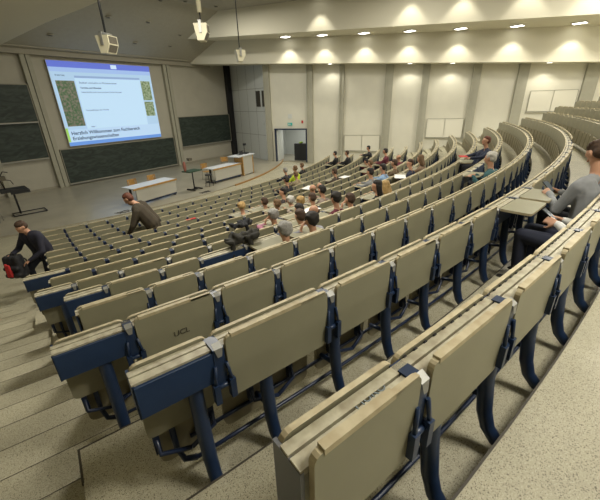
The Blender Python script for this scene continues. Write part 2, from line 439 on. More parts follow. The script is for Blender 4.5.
def bracket_mesh(near=True):
    kk = 'br%d' % near
    if kk not in cache:
        m_ = MB()
        m_.box(-.026, .026, -.060, .02, -.26, -.045, 0)
        m_.box(-.027, .027, -.050, .052, -.084, -.050, 0)
        if near: m_.add([(-.020, -.064, -.043), (.020, -.064, -.043), (.020, -.035, -.025), (-.020, -.035, -.025), (-.010, -.070, -.085), (.010, -.070, -.085)],
               [(0, 1, 2, 3), (0, 4, 5, 1)], 1)
        for sx in (-1, 1):
            m_.box(sx*.040-.014, sx*.040+.014, -.088, -.05, -.335, -.225, 0)
            m_.tube([(sx*.028, -.066, -.13), (sx*.042, -.076, -.24)], .008, 6, 0)
        m_.tube([(-.05, -.065, -.255), (.05, -.065, -.255)], .013, 8, 0)
        cache[kk] = m_.mesh('hinge_bracket', [M['blue'] if near else M['navy'], M['steel']])
    return cache[kk]
def leg_mesh(drop=.86):
    k = ('leg', round(drop, 3))
    if k not in cache:
        m_ = MB()
        m_.tube([(0, .0, -.095), (0, -.005, -.25), (0, -.02, -.50), (0, -.045, -.68), (0, -.075, -.765), (0, -.12, -.81), (0, -.168, -.83)],
                [.032, .036, .037, .036, .034, .033, .033], 12, 0)
        m_.tube([(0, .0, -.60), (0, .11, -.615)], .016, 6, 0)
        cache[k] = m_.mesh('leg', [M['blue']])
    return cache[k]

STARTS = {14: (-10.20, [-9.74, -9.10, -8.50, -7.90]), 13: (-10.19, [-9.83, -9.14, -8.58, -8.03]), 12: (-10.23, [-9.84, -9.27, -8.76, -8.17, -7.6]),
          11: (-9.85, [-9.32, -8.87, -8.34, -7.76]), 10: (-9.68, [-9.33, -8.78, -8.33, -7.74]), 9: (-9.72, [-9.35, -8.86]),
          8: (-9.38, [-8.87]), 7: (-9.46, [-8.93])}
PLATES = {13: [0], 12: [0], 10: [0, 3], 9: [0], 7: [0]}
NAMES = ['first', 'second', 'third', 'fourth', 'fifth', 'sixth', 'seventh', 'eighth', 'ninth', 'tenth', 'eleventh', 'twelfth', 'thirteenth',
         'fourteenth', 'fifteenth', 'sixteenth', 'seventeenth', 'eighteenth']
# people seats: (row, arc) so the desk flap in front of each one is lifted
PEOPLE_SEATS = []
def build_row(k, plates_at, raised_at, plate_arcs=()):
    r = RR[k]; z0 = ZF[k]
    start, js = STARTS.get(k, (aend(k)*r, []))
    js = [start]+js
    pitch = .575 if k >= 9 else .53
    end = -start if k < 15 else .345*r
    if k >= 15:
        js = [{15: -1.5, 16: -3.0, 17: -3.0}[k]]
    while js[-1]+pitch < end: js.append(js[-1]+pitch)
    root = empty('seating_row', (CX, CY-r, z0))
    base = Vector((CX, CY-r, z0))
    desc = {0: 'front row of beige fold-down lecture seats, nearest the stage edge',
            14: 'nearest lecture seat row with grey end plate and scribbled ledge, right below the camera',
            13: 'lecture seat row with large blue end panel and blue legs, second nearest to the viewer',
            12: 'lecture seat row whose first tall flap bears scratched letters beside the left stairs',
            17: 'topmost beige seat row at the very back on the right edge'}
    lab = desc.get(k, 'curved beige seat row with blue legs, %s row counted up from the stage' % NAMES[k])
    tag(root, lab, 'seating row', 'curved rows of lecture seats')
    zt = ZT[k]
    def put(name, me, arc, s=0):
        p, a = pos(k, arc, s, zt)
        return link(name, me, root, tuple(p-base), a)
    # long ledge: two worn strips
    a0, a1 = js[0]/r, js[-1]/r
    n = max(8, int((js[-1]-js[0])/.25))
    lg = MB()
    lg.arc(CX, CY, r-.046, r-.012, zt-.072, zt-.050, a0, a1, n, 0)
    lg.arc(CX, CY, r-.004, r+.038, zt-.074, zt-.052, a0, a1, n, 0)
    lg.v = [(x-base.x, y-base.y, z-base.z) for x, y, z in lg.v]
    lg.build('ledge', M['ledge'], root)
    rl = MB()
    for s_, t_ in ((-.115, -.655), (-.05, -.745)):
        rl.tube([tuple(pos(k, js[0]+.20+(js[-1]-js[0]-.40)*i/n, s_, zt+t_)[0]-base) for i in range(n+1)], .012, 6)
    # the rail turns round at the aisle end
    e0 = [pos(k, js[0]+.20, -.05, zt-.745)[0], pos(k, js[0]+.14, -.06, zt-.72)[0], pos(k, js[0]+.12, -.09, zt-.65)[0], pos(k, js[0]+.12, -.12, zt-.45)[0]]
    rl.tube([tuple(p-base) for p in e0], .016, 6)
    rl.build('seat_rail', M['navy'], root)
    zlow = k < 6
    for i in range(len(js)-1):
        u0, u1 = js[i], js[i+1]; c = (u0+u1)/2; wd = u1-u0
        g = .075 if i or k in (13, 12, 10, 9, 7) else .03
        if i == 0:
            cF = c; wF = wd-.045
        else:
            cF = c; wF = wd-.072
        put('backrest', back_mesh(wd), c)
        if (plates_at and i in plates_at) or any(u0 <= q < u1 for q in plate_arcs): put('blue_panel', plate_mesh(wd-.01), c)
        elif any(u0-.02 <= q < u1-.02 for q in raised_at):
            put('blue_panel', plate_mesh(wd-.01), c); put('flap', raised_mesh(wF), cF)
        else: put('flap', flap_mesh(wF), cF)
        if i: put('hinge_bracket', bracket_mesh(k >= 9), u0)
        put('seat', seat_mesh(wd), c)
        put('seat_hinge', hinge_mesh(), c)
    # legs
    la = js[0]+.22
    la_list = [la]
    if k == 13: la_list = [-9.95, -9.58, -9.07, -8.56, -8.06]
    elif k == 14: la_list = [-9.55, -9.07, -8.53]
    else: la_list = [la, la+.38]
    if k < 9: la_list = [la]
    while la_list[-1]+pitch < js[-1]-.1: la_list.append(la_list[-1]+pitch)
    for q in la_list: put('leg', leg_mesh(), q)
    if k == 12:
        u_ = -9.60; p_, a_ = pos(k, u_, .0645, zt-.225)
        t_ = text('UCL', tuple(p_-base), .055, mat('scratch', (.06, .055, .04), .8), root, name='scratched_letters'); t_.rotation_euler = (PI/2, 0, a_)
    if k == 14:
        p_, a_ = pos(k, -9.97, .0, zt-.0525)
        t_ = text('MURO', tuple(p_-base), .045, mat('faded_ink', (.16, .20, .22), .8), root, name='ink_scribble'); t_.rotation_euler = (0, 0, a_)
        pg = MB()
        np_ = 900; vs_ = []; fs_ = []
        for i_ in range(np_+1):
            hh_ = .006 if i_ % 5 in (0, 1) else -.008
            for s__, z__ in ((-.049, -.02), (-.043, -.02), (-.043, hh_), (-.049, hh_)):
                vs_.append(tuple(pos(k, js[1]+.04+i_*.012, s__, zt-.05+z__)[0]-base))
            if i_:
                b_ = 4*i_
                for q_ in range(4): fs_.append((b_-4+q_, b_-4+(q_+1) % 4, b_+(q_+1) % 4, b_+q_))
        pg.add(vs_, fs_)
        pg.build('peg_strip', M['black'], root)
    # end plates
    ep = MB(); ep.box(-.006, .006, -.040, .080, (-.40 if k == 14 else -.24), -.060)
    epm = ep.mesh('end_plate', [M['greysteel'] if k == 14 else M['blue']])
    put('end_plate', epm, js[0]+.004); put('end_plate', epm, js[-1]-.004)
    return root, js

# ------------------------------------------------------------------ people
HAIR = {'grey': (.30, .29, .27), 'white': (.55, .53, .48), 'brown': (.06, .03, .015), 'dark': (.014, .010, .008), 'blonde': (.42, .27, .10), 'lbrown': (.16, .09, .04), 'red': (.13, .04, .02)}
hair_m = {k: mat('hair_'+k, v, .7, var=.35, vscale=40) for k, v in HAIR.items()}
SKIN = mat('skin', (.50, .27, .17), .55, var=.1, vscale=9)
SHOE = mat('shoe_leather', (.02, .018, .016), .5)
cloth_cache = {}
def cloth(c):
    if c not in cloth_cache: cloth_cache[c] = mat('cloth_%d' % len(cloth_cache), c, .85, var=.25, vscale=10)
    return cloth_cache[c]
def capsule(bm, p0, r0_, p1, r1_, n=10):
    p0, p1 = Vector(p0), Vector(p1); t = p1-p0
    if t.length < 1e-5: t = Vector((0, 0, 1e-4)); p1 = p0+t
    L = t.length; t = t/L
    up = Vector((0, 0, 1)) if abs(t.z) < .9 else Vector((1, 0, 0)); a = (up-t*up.dot(t)).normalized(); b = t.cross(a)
    rings = []
    for (c, r_, s) in ((p0, r0_, -1), (p1, r1_, 1)):
        for ph in ((-80, -50, -20, 0) if s < 0 else (0, 20, 50, 80)):
            q = R(ph); rings.append([bm.verts.new(c + t*math.sin(q)*r_ + (a*math.cos(2*PI*i/n)+b*math.sin(2*PI*i/n))*math.cos(q)*r_) for i in range(n)])
    for j in range(len(rings)-1):
        for i in range(n): bm.faces.new((rings[j][i], rings[j][(i+1) % n], rings[j+1][(i+1) % n], rings[j+1][i]))
    bm.faces.new(rings[0][::-1]); bm.faces.new(rings[-1])
def remeshed(name, caps, voxel, mats, smooth=2):
    """caps: (p0, r0, p1, r1, tag) tapered capsules fused into one continuous skin"""
    bm = bmesh.new()
    for p0, ra, p1, rb, t in caps: capsule(bm, p0, ra, p1, rb)
    me = bpy.data.meshes.new('tmp'); bm.to_mesh(me); bm.free()
    o = bpy.data.objects.new('tmp', me); col.objects.link(o)
    md = o.modifiers.new('r', 'REMESH'); md.mode = 'VOXEL'; md.voxel_size = voxel; md.use_smooth_shade = True
    if smooth:
        s_ = o.modifiers.new('s', 'SMOOTH'); s_.iterations = smooth; s_.factor = .5
    dg = bpy.context.evaluated_depsgraph_get()
    out = bpy.data.meshes.new_from_object(o.evaluated_get(dg)); out.name = name
    bpy.data.objects.remove(o); bpy.data.meshes.remove(me)
    out.materials.clear()
    for x in mats: out.materials.append(x)
    n = len(out.polygons); c = np.empty(n*3); out.polygons.foreach_get('center', c); c = c.reshape(-1, 3)
    best = np.full(n, 1e9); idx = np.zeros(n, int)
    for p0, ra, p1, rb, t in caps:
        a = np.array(p0, float); d = np.array(p1, float)-a; L = max(d@d, 1e-9)
        u = np.clip((c-a)@d/L, 0, 1); dist = np.linalg.norm(c-(a+u[:, None]*d), axis=1)-(ra+(rb-ra)*u)
        k = dist < best; best[k] = dist[k]; idx[k] = t
    out.polygons.foreach_set('material_index', idx.astype(np.int32)); out.polygons.foreach_set('use_smooth', np.ones(n, bool))
    return out
def hand(caps, w_, d, nrm, side, curl=.5, k=1.0):
    """palm, four unequal fingers and a thumb; d = pointing direction, nrm = back of hand"""
    w_ = Vector(w_); d = Vector(d).normalized(); nrm = Vector(nrm); nrm = (nrm-d*nrm.dot(d)).normalized(); x = d.cross(nrm)*side
    for o_ in (-.026, -.009, .009, .026):
        caps.append((w_+x*o_*.6, .014*k, w_+d*.085+x*o_, .0125*k, 0))
    for o_, L in ((-.031, .062), (-.011, .075), (.010, .080), (.030, .070)):
        b = w_+d*.09+x*o_; a1 = R(28*curl*2); a2 = R(60*curl*2)
        m1 = b+(d*math.cos(a1)-nrm*math.sin(a1))*L*.55; e = m1+(d*math.cos(a2)-nrm*math.sin(a2))*L*.5
        caps.append((b, .0105*k, m1, .0095*k, 0)); caps.append((m1, .0095*k, e, .0080*k, 0))
    tb = w_+d*.025+x*.03; tm = tb+(d*.6+x*.7-nrm*.3).normalized()*.045; te = tm+(d*.9+x*.1-nrm*.35).normalized()*.035
    caps.append((tb, .014*k, tm, .012*k, 0)); caps.append((tm, .012*k, te, .009*k, 0))
def head_caps(caps, c, tilt=0, turn=0):
    """skull, jaw, nose, ears; tilt forward (radians), turn to the left"""
    rot = Matrix.Rotation(turn, 3, 'Z') @ Matrix.Rotation(-tilt, 3, 'X'); c = Vector(c)
    def P(x, y, z): return c+rot @ Vector((x, y, z))
    caps.append((P(0, -.022, .028), .078, P(0, .012, .022), .076, 0))
    caps.append((P(0, .0, .02), .074, P(0, .034, -.062), .046, 0))
    caps.append((P(-.02, .03, -.05), .038, P(.02, .03, -.05), .038, 0))
    caps.append((P(0, .090, .005), .009, P(0, .102, -.022), .013, 0))
    caps.append((P(-.028, .074, .030), .016, P(.028, .074, .030), .016, 0))
    caps.append((P(-.020, .072, -.062), .012, P(.020, .072, -.062), .012, 0))
    for s_ in (-1, 1): caps.append((P(s_*.080, -.005, .018), .014, P(s_*.080, -.002, -.018), .010, 0))
    return rot, c
def hair_mesh(kind, c, rot, voxel=.016):
    caps = []; c = Vector(c)
    def P(x, y, z): return c+rot @ Vector((x, y, z))
    caps.append((P(0, -.040, .048), .084, P(0, -.012, .064), .076, 0))
    caps.append((P(-.03, -.05, .0), .062, P(.03, -.05, .0), .062, 0))
    caps.append((P(0, -.06, -.03), .045, P(0, -.05, -.05), .035, 0))
    for i in range(14):
        a = 2*PI*i/14; q = rnd.random(); caps.append((P(.06*math.sin(a), -.02+.06*math.cos(a), .085), .018, P(.074*math.sin(a+.3), -.025+.07*math.cos(a+.3), .075+q*.03), .014, 0))
    if kind == 'long':
        for x in (-.06, -.02, .02, .06): caps.append((P(x, -.05, .0), .04, P(x*1.25, -.075, -.19), .032, 0))
        for s_ in (-1, 1): caps.append((P(s_*.072, .0, .03), .028, P(s_*.085, -.01, -.15), .026, 0))
    if kind == 'fluffy':
        for i in range(16):
            a = 2*PI*i/16; caps.append((P(.05*math.sin(a), -.03+.05*math.cos(a), .07), .03, P(.088*math.sin(a), -.035+.075*math.cos(a) if math.cos(a) < .5 else .03, .05+.03*math.sin(3*a)), .022, 0))
    if kind == 'bald':
        caps = [(P(-.055, -.045, .0), .038, P(.055, -.045, .0), .038, 0), (P(-.074, -.01, .0), .022, P(-.05, -.06, -.02), .03, 0), (P(.074, -.01, .0), .022, P(.05, -.06, -.02), .03, 0)]
    return remeshed('hair', caps, voxel, [None], 1)
def seated_caps(hz=1.2, lean=0., arms='desk', tilt=.15, turn=0, legs=True, k=1.0):
    c = []
    hy = 0; nz = hz-.185; ny = lean
    hip = (0, hy, .50)
    for s_ in (-1, 1):
        c.append(((s_*.085, 0, .52), .115, (s_*.085, ny*.55-.01, .5+(nz-.5)*.62), .112, 1))
        c.append(((s_*.085, ny*.55-.01, .5+(nz-.5)*.62), .112, (s_*.10, ny-.005, nz-.10), .095, 1))
        c.append(((s_*.10, ny, nz-.085), .080, (s_*.165, ny, nz-.10), .066, 1))
        c.append(((s_*.03, ny, nz-.04), .058, (s_*.12, ny, nz-.075), .060, 1))
        if legs:
            c.append(((s_*.09, .0, .50), .098, (s_*.11, .40, .52), .066, 2))
            c.append(((s_*.11, .40, .52), .062, (s_*.12, .38, .28), .056, 2)); c.append(((s_*.12, .38, .28), .056, (s_*.12, .36, .10), .042, 2))
            c.append(((s_*.12, .34, .055), .042, (s_*.13, .50, .045), .038, 3))
    c.append(((0, ny, nz-.04), .052, (0, ny+.03, hz-.06), .050, 0))
    rot, hc = head_caps(c, (0, ny+.05, hz), tilt, turn)
    for s_ in (-1, 1):
        sh = Vector((s_*.185, ny, nz-.105))
        if arms == 'desk' or (arms == 'chin' and s_ > 0):
            el = Vector((s_*.27, ny+.14, max(.74, nz-.33))); wr_ = Vector((s_*.13, ny+.36, max(.75, nz-.33))); hd = Vector((-s_*.3, 1, 0)); up = Vector((0, 0, 1))
        elif arms == 'chin':
            el = Vector((s_*.22, ny+.22, .74)); wr_ = Vector((s_*.11, ny+.15, hz-.17)); hd = Vector((-s_*.2, -.1, 1)); up = Vector((s_*1, .4, 0))
        elif arms == 'phone':
            el = Vector((s_*.24, ny+.10, nz-.36)); wr_ = Vector((s_*.075, ny+.36, nz-.26)); hd = Vector((-s_*.35, 1, .15)); up = Vector((s_*.8, 0, .6))
        elif arms == 'lap':
            el = Vector((s_*.26, ny+.02, nz-.36)); wr_ = Vector((s_*.10, ny+.26, .66)); hd = Vector((-s_*.5, 1, 0)); up = Vector((0, 0, 1))
        elif arms == 'reach':
            el = Vector((s_*.24, ny+.22, nz-.20)); wr_ = Vector((s_*.16, ny+.46, nz-.22)); hd = Vector((0, 1, 0)); up = Vector((0, 0, 1))
        c.append((sh, .062, el, .048, 1)); c.append((el, .048, wr_, .034, 1)); c.append((wr_-(el-wr_).normalized()*-.0, .030, wr_+hd.normalized()*.01, .028, 0))
        hand(c, wr_+hd.normalized()*.01, hd, up, s_, .45 if arms != 'phone' else .7, k)
    return c, rot, hc
pose_cache = {}
def pose(key, voxel=.021, hair='short', **kw):
    kk = (key, hair)
    if kk not in pose_cache:
        if (key, None) not in pose_cache:
            c, rot, hc = seated_caps(**kw)
            pose_cache[(key, None)] = (remeshed('body', c, voxel, [SKIN, None, None, SHOE]), rot, hc)
        me, rot, hc = pose_cache[(key, None)]
        hv = voxel*.8
        pose_cache[kk] = (me, hair_mesh(hair, hc, rot, hv))
    return pose_cache[kk]
def eyes(parent, rot, c):
    e = MB(); c = Vector(c)
    for s_ in (-1, 1):
        p = c+rot @ Vector((s_*.031, .084, .012)); e.ball(p, .0105, n=8, m=6)
    e.build('eyes', M['black'], parent)
def person(label, loc, rz, key, top, hair, hairkind='short', trousers=(.02, .022, .03), group=None, scale=1.0, voxel=.021, **kw):
    me, hm = pose(key, voxel, hairkind, **kw)
    o = empty('person', loc, rz); tag(o, label, 'person', group); o.scale = (scale,)*3
    b = link('body', me, o)
    for i, m_ in ((1, cloth(top)), (2, cloth(trousers))):
        b.material_slots[i].link = 'OBJECT'; b.material_slots[i].material = m_
    h = link('hair', hm, o); h.material_slots[0].link = 'OBJECT'; h.material_slots[0].material = hair_m[hair]
    return o

LOW = dict(hz=.94, lean=.12, arms='desk', tilt=.3)
MID = dict(hz=1.10, lean=.06, arms='desk', tilt=.25)
UPR = dict(hz=1.21, lean=-.03, arms='desk', tilt=.1)
CHN = dict(hz=.95, lean=.12, arms='chin', tilt=.3)
LAP = dict(hz=1.18, lean=-.06, arms='lap', tilt=.2)
TRN = dict(hz=1.12, lean=.0, arms='lap', tilt=.1, turn=R(50))
SLM = dict(hz=1.0, lean=.12, arms='lap', tilt=.2)
RCH = dict(hz=.90, lean=.20, arms='reach', tilt=.7)
K = {'rch': RCH, 'slump': SLM, 'low': LOW, 'mid': MID, 'upr': UPR, 'chn': CHN, 'lap': LAP, 'trn': TRN}
NAVY = (.014, .02, .045); BLK = (.012, .012, .014); GREY = (.22, .23, .24); WINE = (.11, .015, .03); LBLUE = (.25, .38, .58)
PPL = [  # row, arc, pose, top, hair, hairkind, dz, label
    (11, -7.48, 'low', (.30, .27, .19), 'grey', 'fluffy', -.10, 'person with short grey hair seen from behind, alone next to the dropped coats'),
    (11, -7.0, 'chn', (.30, .30, .34), 'dark', 'fluffy', -.08, 'person with thick dark hair resting the chin on one hand, nearest of the seated group'),
    (10, -6.34, 'low', BLK, 'brown', 'short', -.09, 'person with brown hair half hidden beyond the thick-haired chin leaner'),
    (9, -6.17, 'chn', (.42, .18, .26), 'grey', 'fluffy', 0, 'person with grey hair in a red and blue plaid shirt, hand at the face'),
    (6, -4.88, 'rch', (.02, .022, .03), 'blonde', 'fluffy', -.1, 'person with fluffy blonde hair slumped over the desk, leftmost of the seated crowd'),
    (7, -4.55, 'low', (.25, .18, .12), 'lbrown', 'short', -.06, 'person with light brown hair just beyond the plaid shirt person'),
    (7, -4.10, 'low', (.62, .58, .50), 'white', 'fluffy', -.08, 'person in a cream hooded top beside a light-brown-haired neighbour'),
    (6, -3.65, 'trn', (.05, .04, .04), 'dark', 'short', -.03, 'person with dark hair turned sideways in front of the cream-hooded one'),
    (6, -4.21, 'low', (.35, .33, .30), 'brown', 'short', 0, 'person with brown hair sitting alone just left of the dark-haired sideways one'),
    (9, -5.52, 'low', BLK, 'dark', 'short', -.06, 'person with black hair in the middle of the crowd, just beyond the thick-haired chin leaner'),
    (10, -6.01, 'low', NAVY, 'brown', 'bald', -.07, 'person with thinning brown hair and dark navy top, right of the black-haired one'),
    (7, -3.31, 'mid', (.30, .20, .16), 'lbrown', 'bald', -.1, 'bald person with reddish scalp in the middle of the crowd'),
    (8, -3.94, 'mid', (.30, .24, .2), 'dark', 'short', -.1, 'person with dark receding hair beside the reddish bald person'),
    (6, -1.90, 'low', (.4, .36, .3), 'blonde', 'bald', -.06, 'bald tanned person furthest up of the three bald heads in the middle'),
    (8, -4.22, 'low', (.2, .12, .1), 'brown', 'short', -.06, 'person with brown hair between a blonde head and two bald heads'),
    (8, -4.62, 'low', (.3, .25, .2), 'blonde', 'fluffy', -.04, 'person with fluffy blonde hair in the middle of the crowd, left of a brown-haired one'),
    (2, .65, 'upr', (.62, .80, .05), 'lbrown', 'short', 0, 'person in a bright yellow top near the stage curb'),
    (3, -.22, 'mid', (.25, .2, .12), 'lbrown', 'short', -.06, 'person with light brown hair just right below the yellow top'),
    (4, -1.72, 'mid', BLK, 'dark', 'short', 0, 'person in a dark jacket bent low in front left of the yellow top'),
    (1, 2.55, 'mid', BLK, 'lbrown', 'short', -.08, 'person in a dark jacket right beyond the yellow top, nearest the door'),
    (1, 1.10, 'mid', NAVY, 'grey', 'short', -.05, 'person in dark clothes just left of the yellow top in the second row'),
    (2, 4.89, 'upr', BLK, 'dark', 'short', .05, 'person in a black suit leaning back close to the doorway wall'),
    (3, 4.63, 'upr', BLK, 'brown', 'short', .04, 'person in a dark suit facing the stage, second from the doorway wall'),
    (5, .12, 'mid', (.05, .035, .025), 'brown', 'short', 0, 'person in dark brown bending over white papers'),
    (10, -5.52, 'mid', WINE, 'dark', 'fluffy', -.12, 'person with black hair in a burgundy sweater'),
    (10, -5.02, 'chn', BLK, 'brown', 'short', -.09, 'person in black with brown hair right of the burgundy sweater'),
    (10, -4.30, 'trn', BLK, 'dark', 'long', -.16, 'person with dark long hair turned left, between brown and blonde hair'),
    (10, -3.72, 'low', (.35, .25, .15), 'blonde', 'long', -.06, 'person with long straight blonde hair seen from behind'),
    (8, -1.70, 'mid', GREY, 'dark', 'short', 0, 'person in a grey shirt with dark hair, right of the open blue desk'),
    (8, -.88, 'mid', LBLUE, 'dark', 'short', 0, 'person in a light blue shirt in the right middle'),
    (5, 3.55, 'low', WINE, 'dark', 'short', 0, 'person in dark red top close to the white wall'),
    (6, 1.69, 'mid', (.16, .03, .03), 'lbrown', 'short', -.05, 'person with a flushed face in a red-brown top left of the light blue shirt'),
    (7, 3.33, 'low', WINE, 'lbrown', 'bald', 0, 'balding person in a brown-red jacket under the wall pillar'),
    (8, .03, 'mid', (.12, .08, .04), 'brown', 'short', 0, 'person in olive brown beside the light blue shirt'),
    (9, -.89, 'trn', NAVY, 'brown', 'short', .04, 'person in a navy suit turned to the left with papers on the desk'),
    (9, .27, 'mid', (.2, .13, .08), 'lbrown', 'long', .01, 'person with long light brown hair right of the navy suit'),
    (6, 3.30, 'upr', WINE, 'dark', 'short', 0, 'person in dark burgundy against the white wall'),
    (4, 6.96, 'mid', BLK, 'dark', 'short', 0, 'person in a dark suit leaning back below the white wall board'),
    (12, -3.15, 'slump', (.03, .10, .11), 'white', 'fluffy', -.08, 'person with bushy white hair and teal collar in the right middle'),
]
LEAN_BACK = dict(hz=1.16, lean=-.16, arms='reach', tilt=-.05)
seats = {}
for p in PPL: seats.setdefault(p[0]-1, []).append(p[1]*RR[p[0]-1]/RR[p[0]])
seats.setdefault(13, []).extend([-5.95, -6.5])
seats.setdefault(10, []).append(-.05)
ROWJS = {}
for k in range(NR):
    pl = list(PLATES.get(k, []))
    pa_ = {12: [-1.0, -.5], 13: [-.9, -.4], 11: [-2.2, -1.6], 9: [-3.2]}.get(k, [])
    root, js = build_row(k, pl, seats.get(k, []), pa_)
    ROWJS[k] = js

for (k, arc_, po, top, hr_, hk, dz, lab) in PPL:
    dz = dz*.5 - (.14 if k >= 9 else .10 if k >= 5 else 0)*(po in ('low', 'chn', 'mid', 'trn'))
    p, a = pos(k, arc_, -.14 if 'bushy' in lab else -.33, ZF[k]+dz)
    person(lab, tuple(p), a, po, top, hr_, hk, **K[po])
p, a = pos(11, -.05, -.30, ZF[11])
person('person in a dark navy suit lounging sideways, one arm out, holding a red folder', tuple(p), a+R(35), 'lounge', NAVY, 'red', 'short', **LEAN_BACK)
p, a = pos(14, -6.30, -.12, ZF[14]-.06)
p_grey, a_grey = p.copy(), a-R(32)
phone_man = person('person in a grey sweater looking down at a phone held over the desk, right edge', tuple(p), a-R(32), 'phone', (.27, .28, .29), 'brown', 'short', (.015, .018, .03), voxel=.011,
                   hz=1.17, lean=.07, arms='phone', tilt=.62)
p, a = pos(14, -7.0, -.08, ZF[14]-.06)
p_wh, a_wh = p.copy(), a-R(5)
person('person in a white shirt holding a phone, mostly cut off by the right edge', tuple(p), a-R(5), 'phone2', (.68, .68, .66), 'dark', 'short', (.012, .016, .035), voxel=.012,
       hz=1.12, lean=-.20, arms='phone', tilt=.4)

# phones in the two hands
def handheld(base, rz, v, lab):
    p = Vector(base)+Matrix.Rotation(rz, 3, 'Z') @ Vector(v); m_ = MB(); m_.box(-.036, .036, -.072, .072, -.004, .004)
    o = m_.build('phone', M['plastic_dark'], None, tuple(p), rz, .002); o.rotation_euler = (R(35), 0, rz)
    sc = MB(); sc.box(-.032, .032, -.062, .062, .0042, .005); sc.build('screen', mat('phone_screen', (.1, .12, .14), .2), o)
    tag(o, lab, 'phone'); return o
handheld(p_grey, a_grey, (0, .53, .775), 'dark smartphone held by the person in the grey sweater')
handheld(p_wh, a_wh, (0, .26, .725), 'dark smartphone held by the person in the white shirt')

# standing man in a brown coat bending over a desk
def figure(label, caps, loc, rz, hairm, rot, hc, top, trousers, voxel=.018, hk='short'):
    me = remeshed('body', caps, voxel, [SKIN, cloth(top), cloth(trousers), SHOE])
    o = empty('person', loc, rz); tag(o, label, 'person'); link('body', me, o)
    hm = hair_mesh(hk, hc, rot, voxel*.8); hm.materials[0] = hair_m[hairm]; link('hair', hm, o); return o
c = []
for s_ in (-1, 1):
    c += [((s_*.09, .0, .86), .11, (s_*.10, .05, .48), .072, 2), ((s_*.10, .05, .48), .066, (s_*.10, -.02, .10), .045, 2), ((s_*.10, -.04, .05), .042, (s_*.11, .13, .045), .038, 3)]
    c += [((s_*.09, -.02, .80), .135, (s_*.09, .0, .98), .14, 1), ((s_*.09, .0, .98), .155, (s_*.11, .18, 1.28), .145, 1), ((s_*.11, .18, 1.28), .13, (s_*.17, .21, 1.31), .095, 1)]
    sh = Vector((s_*.22, .21, 1.28)); el = Vector((s_*.28, .32, 1.00)); wr_ = Vector((s_*.18, .46, .80))
    c += [(sh, .072, el, .055, 1), (el, .055, wr_, .042, 1)]; hand(c, wr_, (0, .5, -.8), (0, .8, .5), s_, .4)
c.append(((0, .22, 1.36), .06, (0, .31, 1.44), .052, 0))
rot, hc = head_caps(c, (0, .36, 1.49), .7)
p, a = pos(4, -6.38, -.26, ZF[4]-.16)
figure('person in a dark brown coat bending over the seats below the white table', c, tuple(p), a+R(62), 'red', rot, hc, (.055, .042, .026), (.03, .028, .026)).scale = (1.12,)*3

# man with a backpack on the left stairs
c = []
c += [((-.09, .0, .88), .105, (-.12, .10, .50), .072, 2), ((-.12, .10, .50), .064, (-.13, -.02, .12), .045, 2), ((-.13, -.04, .05), .042, (-.14, .13, .045), .038, 3)]
c += [((.09, .0, .88), .105, (.12, .26, .66), .074, 2), ((.12, .26, .66), .064, (.12, .22, .28), .045, 2), ((.12, .20, .21), .042, (.12, .36, .20), .038, 3)]
for s_ in (-1, 1):
    c += [((s_*.085, -.02, .82), .13, (s_*.09, .0, 1.02), .14, 1), ((s_*.09, .0, 1.02), .14, (s_*.10, .10, 1.30), .13, 1), ((s_*.10, .10, 1.30), .12, (s_*.17, .11, 1.33), .085, 1)]
sh = Vector((-.21, .11, 1.30)); el = Vector((-.30, .20, 1.04)); wr_ = Vector((-.16, .38, .92)); c += [(sh, .07, el, .055, 1), (el, .055, wr_, .042, 1)]; hand(c, wr_, (.5, .6, -.3), (0, 0, 1), -1, .5)
sh = Vector((.21, .11, 1.30)); el = Vector((.30, .22, 1.05)); wr_ = Vector((.20, .44, 1.02)); c += [(sh, .07, el, .055, 1), (el, .055, wr_, .042, 1)]; hand(c, wr_, (-.2, .8, .1), (.5, 0, 1), 1, .6)
c.append(((0, .12, 1.37), .06, (0, .18, 1.47), .052, 0))
rot, hc = head_caps(c, (0, .22, 1.52), .55, 0)
pm = (2.13, 7.95, .33)
aisle_rz = R(108)
figure('person in a dark navy jacket on the left stairs, bent over a backpack', c, pm, aisle_rz, 'brown', rot, hc, (.014, .014, .028), (.015, .018, .03))
def at_local(base, rz, v):
    return Vector(base)+Matrix.Rotation(rz, 3, 'Z') @ Vector(v)
bp = empty('backpack', tuple(at_local(pm, aisle_rz, (.10, .50, .58))), aisle_rz+R(20))
tag(bp, 'black backpack with red side held by the person on the left stairs', 'backpack')
bcaps = [((x, y, z0_), .075, (x*.9, y, z1_), .06, 0) for x in (-.10, 0, .10) for y in (-.04, .05) for z0_, z1_ in ((.08, .42),)]
bcaps += [((-.10, .12, .10), .05, (.10, .12, .10), .05, 0), ((-.10, .12, .24), .045, (.10, .12, .24), .045, 0)]
link('bag_body', remeshed('bag_body', bcaps, .014, [cloth(BLK)]), bp)
link('red_panel', remeshed('red_panel', [((.0, .155, .10), .03, (.0, .165, .32), .025, 0), ((.06, .15, .10), .03, (.05, .155, .34), .025, 0)], .01, [M['red']]), bp)
stp = MB(); stp.tube([(-.06, -.10, .40), (-.09, -.18, .30), (-.08, -.16, .12), (-.06, -.10, .08)], .014, 6); stp.tube([(.06, -.10, .40), (.09, -.18, .30), (.08, -.16, .12), (.06, -.10, .08)], .014, 6)
stp.tube([(-.03, -.02, .47), (0, -.02, .53), (.03, -.02, .47)], .01, 6)
stp.build('strap', cloth(BLK), bp)

